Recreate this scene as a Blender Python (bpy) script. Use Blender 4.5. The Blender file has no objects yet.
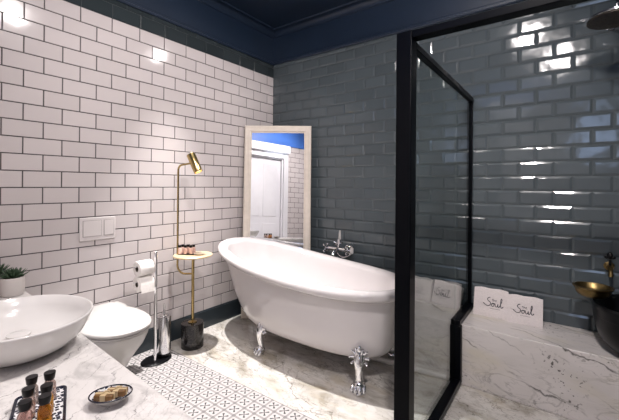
import bpy, bmesh, math, random
from mathutils import Vector, Matrix
PI = math.pi
random.seed(7)
SC = bpy.context.scene
COL = SC.collection

# ------------------------------------------------------------------ helpers
class MB:
    """collects shapes (world or local coordinates) and links them as one mesh object"""
    def __init__(s): s.v = []; s.f = []; s.m = []
    def add(s, vs, fs, mi=0):
        n = len(s.v); s.v += [tuple(v) for v in vs]
        for f in fs: s.f.append(tuple(n + i for i in f)); s.m.append(mi)
    def box(s, x0, x1, y0, y1, z0, z1, mi=0):
        s.add([(x0,y0,z0),(x1,y0,z0),(x1,y1,z0),(x0,y1,z0),(x0,y0,z1),(x1,y0,z1),(x1,y1,z1),(x0,y1,z1)],
              [(0,3,2,1),(4,5,6,7),(0,1,5,4),(1,2,6,5),(2,3,7,6),(3,0,4,7)], mi)
    def quad(s, a, b, c, d, mi=0): s.add([a,b,c,d], [(0,1,2,3)], mi)
    def loft(s, rings, cap0=True, cap1=True, closed=True, mi=0):
        n = len(rings[0]); vs = [p for r in rings for p in r]; fs = []
        for i in range(len(rings)-1):
            for j in range(n if closed else n-1):
                k = (j+1) % n
                fs.append((i*n+j, i*n+k, (i+1)*n+k, (i+1)*n+j))
        if cap0: fs.append(tuple(range(n-1,-1,-1)))
        if cap1: fs.append(tuple((len(rings)-1)*n+j for j in range(n)))
        s.add(vs, fs, mi)
    def lathe(s, c, prof, seg=32, mi=0, sx=1, sy=1, rot=0, cap0=True, cap1=True):
        rings = []
        for r, z in prof:
            r = max(r, 1e-4)
            ring = []
            for k in range(seg):
                a = 2*PI*k/seg; x, y = r*sx*math.cos(a), r*sy*math.sin(a)
                ring.append((c[0]+x*math.cos(rot)-y*math.sin(rot), c[1]+x*math.sin(rot)+y*math.cos(rot), c[2]+z))
            rings.append(ring)
        s.loft(rings, cap0, cap1, True, mi)
    def tube(s, path, rad, seg=12, mi=0, caps=True):
        P = [Vector(p) for p in path]
        R = rad if isinstance(rad, (list, tuple)) else [rad]*len(P)
        rings = []; up = None
        for i, p in enumerate(P):
            t = (P[min(i+1, len(P)-1)] - P[max(i-1, 0)]).normalized()
            if up is None:
                up = Vector((0,0,1)) if abs(t.z) < .9 else Vector((1,0,0))
            a = t.cross(up)
            if a.length < 1e-4: a = t.cross(Vector((0,1,0)))
            a.normalize(); b = a.cross(t).normalized(); up = b
            rings.append([p + R[i]*(a*math.cos(2*PI*k/seg) + b*math.sin(2*PI*k/seg)) for k in range(seg)])
        s.loft(rings, caps, caps, True, mi)
    def axlathe(s, A, B, prof, seg=24, mi=0):
        """surface of revolution about axis A->B; prof (r, t) with t in metres from A"""
        A = Vector(A); d = (Vector(B)-A).normalized()
        up = Vector((0,0,1)) if abs(d.z) < .9 else Vector((1,0,0))
        a = d.cross(up).normalized(); b = a.cross(d)
        s.loft([[A + d*t + max(r,1e-4)*(a*math.cos(2*PI*k/seg)+b*math.sin(2*PI*k/seg)) for k in range(seg)] for r, t in prof], mi=mi)
    def ball(s, c, r, seg=12, rings=8, mi=0, M=None):
        rr = []
        for i in range(rings+1):
            ph = PI*i/rings
            ring = []
            for k in range(seg):
                a = 2*PI*k/seg
                v = Vector((max(math.sin(ph),1e-3)*math.cos(a)*r[0], max(math.sin(ph),1e-3)*math.sin(a)*r[1], math.cos(ph)*r[2]))
                if M: v = M @ v
                ring.append(Vector(c)+v)
            rr.append(ring)
        s.loft(rr, mi=mi)
    def build(s, name, mats, parent=None, smooth=True, bevel=0, seg=2, ang=35, sub=0, local=False):
        me = bpy.data.meshes.new(name)
        o3 = Vector((0,0,0))
        if parent is not None and not local:
            q = parent
            while q is not None: o3 += Vector(q.location); q = q.parent
        me.from_pydata([tuple(Vector(v)-o3) for v in s.v], [], s.f)
        if not isinstance(mats, (list, tuple)): mats = [mats]
        for m in mats: me.materials.append(m)
        for p, mi in zip(me.polygons, s.m): p.material_index = mi
        bm = bmesh.new(); bm.from_mesh(me)
        bmesh.ops.remove_doubles(bm, verts=bm.verts, dist=1e-6)
        bmesh.ops.recalc_face_normals(bm, faces=bm.faces)
        bm.to_mesh(me); bm.free()
        if smooth:
            for p in me.polygons: p.use_smooth = True
            me.set_sharp_from_angle(angle=math.radians(ang))
        me.update()
        o = bpy.data.objects.new(name, me); COL.objects.link(o)
        if parent is not None: o.parent = parent
        if bevel:
            b = o.modifiers.new('bevel', 'BEVEL'); b.width = bevel; b.segments = seg; b.limit_method = 'ANGLE'; b.angle_limit = math.radians(40)
        if sub:
            m = o.modifiers.new('sub', 'SUBSURF'); m.levels = sub; m.render_levels = sub
        return o

def tag(o, label=None, cat=None, group=None, kind=None):
    if label: o['label'] = label
    if cat: o['category'] = cat
    if group: o['group'] = group
    if kind: o['kind'] = kind
    return o
def thing(name, loc, label, cat, group=None):
    o = bpy.data.objects.new(name, None); COL.objects.link(o); o.location = loc
    o.empty_display_size = .05
    return tag(o, label, cat, group)
def dup(root, loc, rotz=0, label=None, mats=None):
    r = root.copy(); COL.objects.link(r); r.location = loc; r.rotation_euler = (0,0,rotz)
    if label: r['label'] = label
    for ch in list(root.children):
        c = ch.copy(); COL.objects.link(c); c.parent = r
        if mats and ch.name.split('.')[0] in mats:
            c.data = ch.data.copy(); c.data.materials[0] = mats[ch.name.split('.')[0]]
        for g in ch.children:
            d = g.copy(); COL.objects.link(d); d.parent = c
    return r

# ------------------------------------------------------------------ materials
def newmat(name):
    m = bpy.data.materials.new(name); m.use_nodes = True
    nt = m.node_tree; b = nt.nodes['Principled BSDF']
    return m, nt, b
def L(nt, a, b): nt.links.new(a, b)
def N(nt, t, **k):
    n = nt.nodes.new(t)
    for a, v in k.items(): setattr(n, a, v)
    return n
def math_n(nt, op, a, b=None, c=None):
    n = N(nt, 'ShaderNodeMath', operation=op)
    for i, v in enumerate((a, b, c)):
        if v is None: continue
        if isinstance(v, (int, float)): n.inputs[i].default_value = v
        else: L(nt, v, n.inputs[i])
    return n.outputs[0]
def ramp(nt, fac, stops):
    r = N(nt, 'ShaderNodeValToRGB'); e = r.color_ramp.elements
    e[0].position, e[0].color = stops[0][0], (*stops[0][1], 1)
    e[1].position, e[1].color = stops[-1][0], (*stops[-1][1], 1)
    for p, c in stops[1:-1]:
        x = e.new(p); x.color = (*c, 1)
    L(nt, fac, r.inputs[0]); return r.outputs[0]
def mixc(nt, fac, a, b, mode='MIX'):
    n = N(nt, 'ShaderNodeMix', data_type='RGBA', blend_type=mode)
    if isinstance(fac, (int, float)): n.inputs[0].default_value = fac
    else: L(nt, fac, n.inputs[0])
    for i, v in ((6, a), (7, b)):
        if isinstance(v, tuple): n.inputs[i].default_value = (*v, 1)
        else: L(nt, v, n.inputs[i])
    return n.outputs[2]
def plain(name, col, rough=.5, metal=0, var=.06, scale=8, bump=0, coat=0, spec=.5):
    m, nt, b = newmat(name)
    tc = N(nt, 'ShaderNodeTexCoord'); no = N(nt, 'ShaderNodeTexNoise'); no.inputs['Scale'].default_value = scale; no.inputs['Detail'].default_value = 4
    L(nt, tc.outputs['Object'], no.inputs['Vector'])
    c = ramp(nt, no.outputs['Fac'], [(.3, tuple(x*(1-var) for x in col)), (.7, tuple(min(1, x*(1+var)) for x in col))])
    L(nt, c, b.inputs['Base Color'])
    b.inputs['Roughness'].default_value = rough; b.inputs['Metallic'].default_value = metal
    b.inputs['Coat Weight'].default_value = coat; b.inputs['Specular IOR Level'].default_value = spec
    if bump:
        bp = N(nt, 'ShaderNodeBump'); bp.inputs['Strength'].default_value = bump; bp.inputs['Distance'].default_value = .01
        L(nt, no.outputs['Fac'], bp.inputs['Height']); L(nt, bp.outputs[0], b.inputs['Normal'])
    return m
def tilemat(name, col, rough, var, wav, wscale=7, coat=0):
    """glazed tile: every tile a slightly different tone, glaze slightly wavy"""
    m, nt, b = newmat(name)
    geo = N(nt, 'ShaderNodeNewGeometry')
    c = ramp(nt, geo.outputs['Random Per Island'], [(0, tuple(x*(1-var) for x in col)), (1, tuple(min(1, x*(1+var)) for x in col))])
    L(nt, c, b.inputs['Base Color']); b.inputs['Roughness'].default_value = rough
    b.inputs['Coat Weight'].default_value = coat; b.inputs['Coat Roughness'].default_value = .05
    no = N(nt, 'ShaderNodeTexNoise'); no.inputs['Scale'].default_value = wscale; no.inputs['Detail'].default_value = 1.5
    L(nt, geo.outputs['Position'], no.inputs['Vector'])
    bp = N(nt, 'ShaderNodeBump'); bp.inputs['Strength'].default_value = wav; bp.inputs['Distance'].default_value = .02
    L(nt, no.outputs['Fac'], bp.inputs['Height']); L(nt, bp.outputs[0], b.inputs['Normal'])
    return m
def marble(name, base, dark, vein, scale=1.0, rot=.5, stretch=3.0, amount=.5, speck=0, rough=.18, warm=None, lines=None, wk=1.0):
    m, nt, b = newmat(name)
    geo = N(nt, 'ShaderNodeNewGeometry')
    mp = N(nt, 'ShaderNodeMapping'); mp.inputs['Rotation'].default_value = (rot*.35, rot*.3, rot); mp.inputs['Scale'].default_value = (scale, scale*stretch, scale*stretch*.8)
    L(nt, geo.outputs['Position'], mp.inputs['Vector'])
    cl = N(nt, 'ShaderNodeTexNoise'); cl.inputs['Scale'].default_value = 1.6; cl.inputs['Detail'].default_value = 8; cl.inputs['Roughness'].default_value = .6; cl.inputs['Distortion'].default_value = .6
    L(nt, mp.outputs[0], cl.inputs['Vector'])
    c = ramp(nt, cl.outputs['Fac'], [(.34, dark), (.52, base), (1, base)])
    for sc, w, st in ((1.3, .012*wk, 1.0), (3.1, .016*wk, .75)):
        n = N(nt, 'ShaderNodeTexNoise'); n.inputs['Scale'].default_value = sc; n.inputs['Detail'].default_value = 7; n.inputs['Roughness'].default_value = .55; n.inputs['Distortion'].default_value = 1.2
        L(nt, mp.outputs[0], n.inputs['Vector'])
        d = math_n(nt, 'ABSOLUTE', math_n(nt, 'SUBTRACT', n.outputs['Fac'], .5))
        k = math_n(nt, 'SUBTRACT', 1, math_n(nt, 'MINIMUM', math_n(nt, 'DIVIDE', d, w), 1))
        g = N(nt, 'ShaderNodeTexNoise'); g.inputs['Scale'].default_value = 2.3; L(nt, geo.outputs['Position'], g.inputs['Vector'])
        gate = math_n(nt, 'MULTIPLY', math_n(nt, 'MAXIMUM', math_n(nt, 'SUBTRACT', g.outputs['Fac'], .42), 0), 5)
        k = math_n(nt, 'MULTIPLY', math_n(nt, 'MULTIPLY', k, math_n(nt, 'MINIMUM', gate, 1)), amount*st)
        c = mixc(nt, k, c, vein)
    if lines:
        (dx, dy, dz, fr), nf, na, lw = lines
        sp = N(nt, 'ShaderNodeSeparateXYZ'); L(nt, geo.outputs['Position'], sp.inputs[0])
        g_ = math_n(nt, 'ADD', math_n(nt, 'ADD', math_n(nt, 'MULTIPLY', sp.outputs[0], dx*fr), math_n(nt, 'MULTIPLY', sp.outputs[1], dy*fr)), math_n(nt, 'MULTIPLY', sp.outputs[2], dz*fr))
        for k_, (ff, aa, ww, st) in enumerate(((1, na, lw, .95), (2.7, na*1.5, lw*1.6, .45))):
            nn = N(nt, 'ShaderNodeTexNoise'); nn.inputs['Scale'].default_value = nf*(1+k_); nn.inputs['Detail'].default_value = 6; nn.inputs['Roughness'].default_value = .6; L(nt, geo.outputs['Position'], nn.inputs['Vector'])
            h_ = math_n(nt, 'ADD', math_n(nt, 'MULTIPLY', g_, ff), math_n(nt, 'MULTIPLY', nn.outputs['Fac'], aa))
            pk = math_n(nt, 'SUBTRACT', 1, math_n(nt, 'MINIMUM', math_n(nt, 'DIVIDE', math_n(nt, 'ABSOLUTE', math_n(nt, 'SUBTRACT', math_n(nt, 'FRACT', h_), .5)), ww), 1))
            n2 = N(nt, 'ShaderNodeTexNoise'); n2.inputs['Scale'].default_value = 5.5+3*k_; n2.inputs['Detail'].default_value = 3; L(nt, geo.outputs['Position'], n2.inputs['Vector'])
            gt = math_n(nt, 'MINIMUM', math_n(nt, 'MULTIPLY', math_n(nt, 'MAXIMUM', math_n(nt, 'SUBTRACT', n2.outputs['Fac'], .42), 0), 7), 1)
            c = mixc(nt, math_n(nt, 'MULTIPLY', math_n(nt, 'MULTIPLY', pk, gt), st), c, vein)
    if warm:
        w_ = N(nt, 'ShaderNodeTexNoise'); w_.inputs['Scale'].default_value = 2.2; w_.inputs['Detail'].default_value = 5; L(nt, mp.outputs[0], w_.inputs['Vector'])
        f = math_n(nt, 'MULTIPLY', math_n(nt, 'MAXIMUM', math_n(nt, 'SUBTRACT', w_.outputs['Fac'], .52), 0), 3.5)
        c = mixc(nt, f, c, warm)
    if speck:
        v = N(nt, 'ShaderNodeTexNoise'); v.inputs['Scale'].default_value = 48; v.inputs['Detail'].default_value = 3; L(nt, geo.outputs['Position'], v.inputs['Vector'])
        g = N(nt, 'ShaderNodeTexNoise'); g.inputs['Scale'].default_value = 2.6; L(nt, geo.outputs['Position'], g.inputs['Vector'])
        t = math_n(nt, 'MULTIPLY', math_n(nt, 'GREATER_THAN', v.outputs['Fac'], .63), math_n(nt, 'MINIMUM', math_n(nt, 'MULTIPLY', math_n(nt, 'MAXIMUM', math_n(nt, 'SUBTRACT', g.outputs['Fac'], .5), 0), 8), 1))
        c = mixc(nt, math_n(nt, 'MULTIPLY', t, speck), c, vein)
    L(nt, c, b.inputs['Base Color']); b.inputs['Roughness'].default_value = rough
    return m

M = {}
M['white_tile'] = tilemat('white_glazed_tile', (.57,.52,.518), .12, .035, .10, 6)
M['white_grout'] = plain('grey_grout', (.075,.068,.068), .9)
M['dark_tile'] = tilemat('slate_blue_glazed_tile', (.070,.085,.094), .13, .08, .16, 9)
M['dark_grout'] = plain('slate_grout', (.055,.065,.07), .8)
M['course'] = tilemat('dark_border_glazed_tile', (.028,.036,.040), .12, .12, .12, 9)
M['navy'] = plain('navy_paint', (.011,.021,.042), .42, var=.08, scale=3, bump=.03)
M['navy_lit'] = plain('navy_paint_lit', (.07,.19,.60), .4, var=.05, scale=3)  # brightened navy paint, strong light on the front frieze put into the colour
M['skirt'] = plain('slate_skirting_tile', (.026,.035,.042), .2, var=.12, scale=3)
M['floor'] = marble('floor_marble', (.57,.54,.51), (.30,.27,.225), (.11,.095,.075), scale=2.4, rot=.45, stretch=1.8, amount=.9, speck=.5, rough=.28, warm=(.42,.36,.27), lines=((.55,1,.2,3.2), 3.0, 1.6, .022))
M['bench'] = marble('bench_marble', (.62,.58,.565), (.54,.505,.485), (.055,.05,.045), scale=1.0, rot=-.42, stretch=3.5, amount=.55, speck=.9, rough=.3, warm=(.58,.53,.44), lines=((.40,1,1,3.0), 1.8, .9, .024))
M['counter'] = marble('counter_marble', (.70,.675,.66), (.52,.50,.49), (.17,.165,.165), scale=5.5, rot=.9, stretch=1.8, amount=.6, rough=.2, wk=1.2, lines=((.9,.6,.3,12), 9.0, 2.0, .03))
M['enamel'] = plain('white_enamel', (.58,.545,.545), .10, var=.01, coat=.4)
M['ceramic'] = plain('white_ceramic', (.46,.44,.43), .25, var=.015, coat=0)
M['basin'] = plain('basin_ceramic', (.66,.64,.63), .16, var=.015, coat=.3)
M['chrome'] = plain('chrome', (.80,.80,.82), .10, 1, var=.03)
M['brass'] = plain('polished_brass', (.48,.36,.16), .2, 1, var=.08)
M['oldbrass'] = plain('aged_brass', (.22,.155,.065), .36, 1, var=.35, scale=18)
M['brasstop'] = plain('brushed_brass_top', (.80,.62,.40), .38, .6, var=.05)
M['blackmarble'] = marble('black_marble', (.010,.009,.010), (.006,.006,.006), (.25,.22,.18), scale=4, rot=.6, amount=.25, rough=.08)
M['black'] = plain('black_metal_frame', (.0015,.0018,.003), .30, var=.1, spec=.07)
M['blackplastic'] = plain('black_plastic_cap', (.004,.004,.005), .30, var=.1, spec=.25)
M['blackpot'] = plain('black_cast_stone', (.0025,.003,.004), .34, var=.3, scale=14, bump=.12, spec=.3)
M['cream'] = plain('cream_lacquer', (.66,.59,.52), .45, var=.05, scale=20)
M['whitepaint'] = plain('white_gloss_paint', (.72,.71,.74), .35, var=.02)
M['plastic'] = plain('white_plastic', (.62,.575,.57), .3, var=.01)
M['plasticline'] = plain('plastic_gap', (.33,.30,.30), .5)
M['paper'] = plain('tissue_paper', (.80,.76,.73), .95, var=.04, scale=60, bump=.2)
M['card'] = plain('card_core', (.10,.075,.055), .9)
M['leaf'] = plain('succulent_green', (.045,.085,.045), .5, var=.4, scale=30)
M['soil'] = plain('dark_soil', (.02,.015,.012), .95, var=.4, scale=60, bump=.4)
M['darkpot'] = plain('charcoal_pot', (.05,.05,.05), .6)
M['pot'] = plain('matt_white_pot', (.60,.555,.535), .6, var=.03)
M['towel'] = plain('white_terry', (.66,.60,.59), .95, var=.05, scale=120, bump=.5)
M['towelgrey'] = plain('grey_terry_trim', (.16,.16,.165), .95, var=.2, scale=120, bump=.5)
M['thread'] = plain('dark_grey_thread', (.045,.045,.055), .8)
M['soap'] = plain('brown_soap_wrap', (.16,.075,.018), .45, var=.45, scale=70)
M['soapband'] = plain('pale_twine', (.55,.42,.25), .8, var=.1)
M['soapcream'] = plain('cream_soap', (.70,.62,.50), .6, var=.05)
M['headplate'] = plain('dark_nozzle_plate', (.07,.055,.045), .4, .6, var=.25, scale=40)
M['pipe'] = plain('white_pipe', (.66,.63,.61), .35)
M['label'] = plain('bottle_label', (.70,.63,.58), .7)

def mirror_mat():
    m, nt, b = newmat('mirror_silver')
    no = N(nt, 'ShaderNodeTexNoise'); no.inputs['Scale'].default_value = 3
    L(nt, ramp(nt, no.outputs['Fac'], [(.3, (.90,.91,.93)), (.7, (.93,.94,.95))]), b.inputs['Base Color'])
    b.inputs['Metallic'].default_value = 1; b.inputs['Roughness'].default_value = .012
    return m
M['mirror'] = mirror_mat()
def glass_sheet(name, tint, f0=.05):
    m = bpy.data.materials.new(name); m.use_nodes = True; nt = m.node_tree; nt.nodes.clear()
    out = N(nt, 'ShaderNodeOutputMaterial'); tr = N(nt, 'ShaderNodeBsdfTransparent'); gl = N(nt, 'ShaderNodeBsdfGlossy'); mx = N(nt, 'ShaderNodeMixShader')
    tr.inputs[0].default_value = (*tint, 1); gl.inputs['Roughness'].default_value = .01
    geo = N(nt, 'ShaderNodeNewGeometry'); dp = N(nt, 'ShaderNodeVectorMath', operation='DOT_PRODUCT')
    L(nt, geo.outputs['Normal'], dp.inputs[0]); L(nt, geo.outputs['Incoming'], dp.inputs[1])
    k = math_n(nt, 'POWER', math_n(nt, 'SUBTRACT', 1, math_n(nt, 'ABSOLUTE', dp.outputs['Value'])), 5)
    fac = math_n(nt, 'ADD', math_n(nt, 'MULTIPLY', k, 1-f0), f0)
    L(nt, fac, mx.inputs[0]); L(nt, tr.outputs[0], mx.inputs[1]); L(nt, gl.outputs[0], mx.inputs[2]); L(nt, mx.outputs[0], out.inputs[0])
    return m
M['glass'] = glass_sheet('clear_shower_glass', (.93,.96,.95))
def liquid(name, col):
    m, nt, b = newmat(name)
    no = N(nt, 'ShaderNodeTexNoise'); no.inputs['Scale'].default_value = 40
    L(nt, ramp(nt, no.outputs['Fac'], [(.3, tuple(x*.85 for x in col)), (.7, col)]), b.inputs['Base Color'])
    b.inputs['Roughness'].default_value = .08; b.inputs['Transmission Weight'].default_value = .7; b.inputs['IOR'].default_value = 1.35
    return m
M['amber'] = liquid('amber_lotion', (.75,.36,.05))
M['honey'] = liquid('deep_amber_gel', (.62,.26,.03))
M['blush'] = liquid('blush_lotion', (.80,.62,.55))
M['clearl'] = liquid('pale_lotion', (.78,.66,.60))
M['pinkl'] = liquid('pink_lotion', (.85,.55,.48))
M['mini'] = plain('pink_mini_bottle', (.75,.50,.43), .2, var=.15, scale=40)
def emit(name, col, s):
    m = bpy.data.materials.new(name); m.use_nodes = True; nt = m.node_tree; nt.nodes.clear()
    o = N(nt, 'ShaderNodeOutputMaterial'); e = N(nt, 'ShaderNodeEmission'); e.inputs[0].default_value = (*col, 1); e.inputs[1].default_value = s
    L(nt, e.outputs[0], o.inputs[0]); return m
M['bulb'] = emit('lit_bulb', (1,.9,.78), 14)
M['pane'] = emit('frosted_daylight', (.50,.66,1.0), 6.0)

def cement_tile():
    """inlaid cement tiles: square lattice, a dark four-petal cross in every cell"""
    m, nt, b = newmat('patterned_cement_tile')
    geo = N(nt, 'ShaderNodeNewGeometry'); sp = N(nt, 'ShaderNodeSeparateXYZ'); L(nt, geo.outputs['Position'], sp.inputs[0])
    P = .08
    def cell(o, off):
        return math_n(nt, 'SUBTRACT', math_n(nt, 'FRACT', math_n(nt, 'DIVIDE', math_n(nt, 'ADD', o, off), P)), .5)
    u, v = cell(sp.outputs[0], 10*P), cell(sp.outputs[1], 1.70+10*P)
    a, c = math_n(nt, 'ABSOLUTE', u), math_n(nt, 'ABSOLUTE', v)
    # cross along the diagonals
    dd = math_n(nt, 'ABSOLUTE', math_n(nt, 'SUBTRACT', a, c)); rr = math_n(nt, 'ADD', a, c)
    wid = math_n(nt, 'ADD', math_n(nt, 'MULTIPLY', rr, .20), .02)
    cross = math_n(nt, 'MULTIPLY', math_n(nt, 'LESS_THAN', dd, wid), math_n(nt, 'LESS_THAN', rr, .50))
    edge = math_n(nt, 'MAXIMUM', a, c)
    line = math_n(nt, 'GREATER_THAN', edge, .42)
    core = math_n(nt, 'GREATER_THAN', edge, .488)
    dot = math_n(nt, 'GREATER_THAN', math_n(nt, 'MINIMUM', a, c), .385)
    col = mixc(nt, line, (.53,.505,.50), (.27,.25,.25))
    col = mixc(nt, core, col, (.40,.38,.38))
    col = mixc(nt, dot, col, (.20,.19,.19))
    col = mixc(nt, cross, col, (.045,.043,.045))
    big = math_n(nt, 'ABSOLUTE', math_n(nt, 'SUBTRACT', math_n(nt, 'FRACT', math_n(nt, 'DIVIDE', math_n(nt, 'ADD', sp.outputs[0], 2.0), .2)), .5))
    no = N(nt, 'ShaderNodeTexNoise'); no.inputs['Scale'].default_value = 20; L(nt, geo.outputs['Position'], no.inputs['Vector'])
    col = mixc(nt, .25, col, ramp(nt, no.outputs['Fac'], [(.3, (.45,.42,.42)), (.7, (.62,.59,.58))]), 'MULTIPLY')
    L(nt, col, b.inputs['Base Color']); b.inputs['Roughness'].default_value = .5
    return m
M['cement'] = cement_tile()
def blockprint(name, scale, bg, ink, thr=.5):
    m, nt, b = newmat(name)
    tc = N(nt, 'ShaderNodeTexCoord')
    v = N(nt, 'ShaderNodeTexVoronoi', feature='F1', distance='CHEBYCHEV'); v.inputs['Scale'].default_value = scale; v.inputs['Randomness'].default_value = .7
    L(nt, tc.outputs['Object'], v.inputs['Vector'])
    f = math_n(nt, 'LESS_THAN', v.outputs['Distance'], thr)
    L(nt, mixc(nt, f, bg, ink), b.inputs['Base Color']); b.inputs['Roughness'].default_value = .2
    return m
M['trayprint'] = blockprint('printed_tray_pattern', 88, (.74,.73,.74), (.015,.018,.04), .37)
M['dishprint'] = blockprint('printed_dish_pattern', 88, (.74,.73,.74), (.02,.025,.05), .36)
M['navyrim'] = plain('dark_blue_rim', (.012,.014,.03), .25)

# ------------------------------------------------------------------ room shell
X1, YB, YF, ZC, ZM, ZT = 3.40, 0.0, -3.10, 2.95, 2.60, 2.461
def tiles(mb, axis, pos, u0, u1, z0, z1, W, off, out, gap, th, bev, mi, mg, rise=.0, dep=.0035):
    """running-bond tiles 10 cm high on a wall plane. axis 'x': wall x=pos, u=y.  axis 'y': wall y=pos, u=x.  out=+1/-1 room side"""
    def P(u, z, d):
        return (pos + out*d, u, z) if axis == 'x' else (u, pos + out*d, z)
    r0 = int(math.floor((z0-.061)/.1 + 1e-6)); r1 = int(math.ceil((z1-.061)/.1 - 1e-6))
    mb.quad(P(u0,z0,th-dep), P(u1,z0,th-dep), P(u1,z1,th-dep), P(u0,z1,th-dep), mg)
    for r in range(r0, r1):
        a, b = max(z0, .061+r*.1), min(z1, .161+r*.1)
        if b-a < .012: continue
        o = off + (W/2 if r % 2 else 0)
        k0 = math.floor((u0-o)/W)
        k = k0
        while o + k*W < u1:
            s, e = max(u0, o+k*W), min(u1, o+(k+1)*W); k += 1
            if e-s < .012: continue
            g = gap/2
            s2, e2, a2, b2 = s+g, e-g, a+g, b-g
            bb = min(bev, (e2-s2)*.35, (b2-a2)*.35)
            t1, t2, t3 = (random.uniform(-rise, rise) for _ in range(3))
            lo = th - dep
            base = [P(s2,a2,lo), P(e2,a2,lo), P(e2,b2,lo), P(s2,b2,lo)]
            mid = [P(s2,a2,lo+.001), P(e2,a2,lo+.001), P(e2,b2,lo+.001), P(s2,b2,lo+.001)]
            top = [P(s2+bb,a2+bb,th+t1), P(e2-bb,a2+bb,th+t1+t2), P(e2-bb,b2-bb,th+t1+t2+t3), P(s2+bb,b2-bb,th+t1+t3)]
            mb.add(base+mid+top, [(0,1,5,4),(1,2,6,5),(2,3,7,6),(3,0,4,7),(4,5,9,8),(5,6,10,9),(6,7,11,10),(7,4,8,11),(8,9,10,11)], mi)
W_ARGS = dict(W=.2, gap=.0058, th=.008, bev=.0015, rise=.00035)
D_ARGS = dict(W=.2028, gap=.003, th=.012, bev=.014, rise=.0006, dep=.006)

w = MB()   # left wall: white metro tiles, one dark course, navy plaster above
w.box(-.12, 0, YF-.12, .12, -.1, ZC+.1, 4)
tiles(w, 'x', 0, YF, 0, .161, ZT, off=-.003, out=1, mi=0, mg=1, **W_ARGS)
tiles(w, 'x', 0, YF, 0, ZT, ZM, off=-.10, out=1, mi=2, mg=3, W=.2, gap=.003, th=.010, bev=.006, rise=.0004)
wl = w.build('wall_left', [M['white_tile'], M['white_grout'], M['course'], M['dark_grout'], M['navy']], smooth=False); tag(wl, kind='structure')
w = MB()
w.box(0, X1+.12, 0, .12, -.1, ZC+.1, 4)
tiles(w, 'y', 0, .008, X1, 0, ZM, off=.0102, out=-1, mi=2, mg=3, **D_ARGS)
wb = w.build('wall_back', [M['white_tile'], M['white_grout'], M['dark_tile'], M['dark_grout'], M['navy']], smooth=False); tag(wb, kind='structure')
w = MB()   # right wall: dark tiles inside the shower, white tiles outside
w.box(X1, X1+.12, YF-.12, 0, -.1, ZC+.1, 4)
tiles(w, 'x', X1, -1.37, -.012, 0, ZM, off=0, out=-1, mi=2, mg=3, **D_ARGS)
tiles(w, 'x', X1, YF, -1.37, 0, ZM, off=0, out=-1, mi=0, mg=1, **W_ARGS)
tag(w.build('wall_right', [M['white_tile'], M['white_grout'], M['dark_tile'], M['dark_grout'], M['navy']], smooth=False), kind='structure')
DX0, DX1, DZ = 1.22, 2.12, 2.20      # doorway in the front wall
WX0, WX1, WZ0, WZ1 = 2.74, 3.12, 1.62, 2.36   # window in the front wall
w = MB()
for (x0, x1, z0, z1) in ((0,DX0,-.1,ZC+.1),(DX0,DX1,DZ,ZC+.1),(DX1,WX0,-.1,ZC+.1),(WX0,WX1,-.1,WZ0),(WX0,WX1,WZ1,ZC+.1),(WX1,X1,-.1,ZC+.1)):
    w.box(x0, x1, YF-.12, YF, z0, z1, 4)
w.box(.03, X1-.03, YF+.0005, YF+.030, ZT+.005, ZC-.06, 5)  # front frieze, its bright lighting painted into the material
tiles(w, 'y', YF, .008, DX0-.10, 0, ZT, off=0, out=1, mi=0, mg=1, **W_ARGS)
tiles(w, 'y', YF, DX1+.10, WX0-.04, 0, ZT, off=0, out=1, mi=0, mg=1, **W_ARGS)
tiles(w, 'y', YF, WX0-.04, WX1+.04, 0, WZ0-.04, off=0, out=1, mi=0, mg=1, **W_ARGS)
tiles(w, 'y', YF, WX1+.04, X1-.012, 0, ZT, off=0, out=1, mi=0, mg=1, **W_ARGS)
tag(w.build('wall_front', [M['white_tile'], M['white_grout'], M['dark_tile'], M['dark_grout'], M['whitepaint'], M['navy_lit']], smooth=False), kind='structure')

PY0, PY1 = -1.70, -1.30
f = MB()
for (y0, y1, mi) in ((YF, PY0, 0), (PY0, PY1, 1), (PY1, 0, 0)):
    f.quad((0,y0,0), (2.03,y0,0), (2.03,y1,0), (0,y1,0), mi)
f.quad((2.03,YF,0), (X1,YF,0), (X1,-1.33,0), (2.03,-1.33,0), 0)
f.box(0, X1, YF, 0, -.14, -.05)
f.quad((2.03,-1.33,0), (X1,-1.33,0), (X1,-1.33,-.05), (2.03,-1.33,-.05))
f.quad((2.03,-1.33,0), (2.03,0,0), (2.03,0,-.05), (2.03,-1.33,-.05))
f.quad((2.03,-1.33,-.02), (X1,-1.33,-.02), (X1,0,-.02), (2.03,0,-.02))
tag(f.build('floor', [M['floor'], M['cement']], smooth=False), kind='structure')
c = MB(); c.box(-.1, X1+.1, YF-.1, .1, ZC, ZC+.1)
tag(c.build('ceiling', M['navy'], smooth=False), kind='structure')

def run_profile(mb, prof, mi=0):
    """sweep a profile (d from wall, z) round the four walls with mitred corners"""
    rings = []
    for cx, cy, sx, sy in ((0,0,1,-1),(X1,0,-1,-1),(X1,YF,-1,1),(0,YF,1,1),(0,0,1,-1)):
        rings.append([(cx+sx*d, cy+sy*d, z) for d, z in prof])
    mb.loft(rings, False, False, True, mi)
t = MB(); pr_ = [(0,ZM-.004),(.020,ZM-.004),(.026,ZM+.004),(.026,ZM+.012),(.018,ZM+.018),(.020,ZM+.026),(.014,ZM+.034),(0,ZM+.036)]
run_profile(t, pr_); tag(t.build('trim_1', M['navy'], ang=25), kind='structure')
t = MB(); q = [(0,ZC-.055)] + [(.012+.055*(1-math.cos(a)), ZC-.05+.045*math.sin(a)) for a in [PI/2*i/6 for i in range(7)]] + [(.075,ZC-.004),(.095,ZC-.010),(.100,ZC),(0,ZC)]
run_profile(t, q); tag(t.build('trim_2', M['navy'], ang=25), kind='structure')
b = MB(); b.box(0, .016, YF, 0, 0, .158); tag(b.build('baseboard_left', M['skirt'], bevel=.003), kind='structure')
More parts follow.
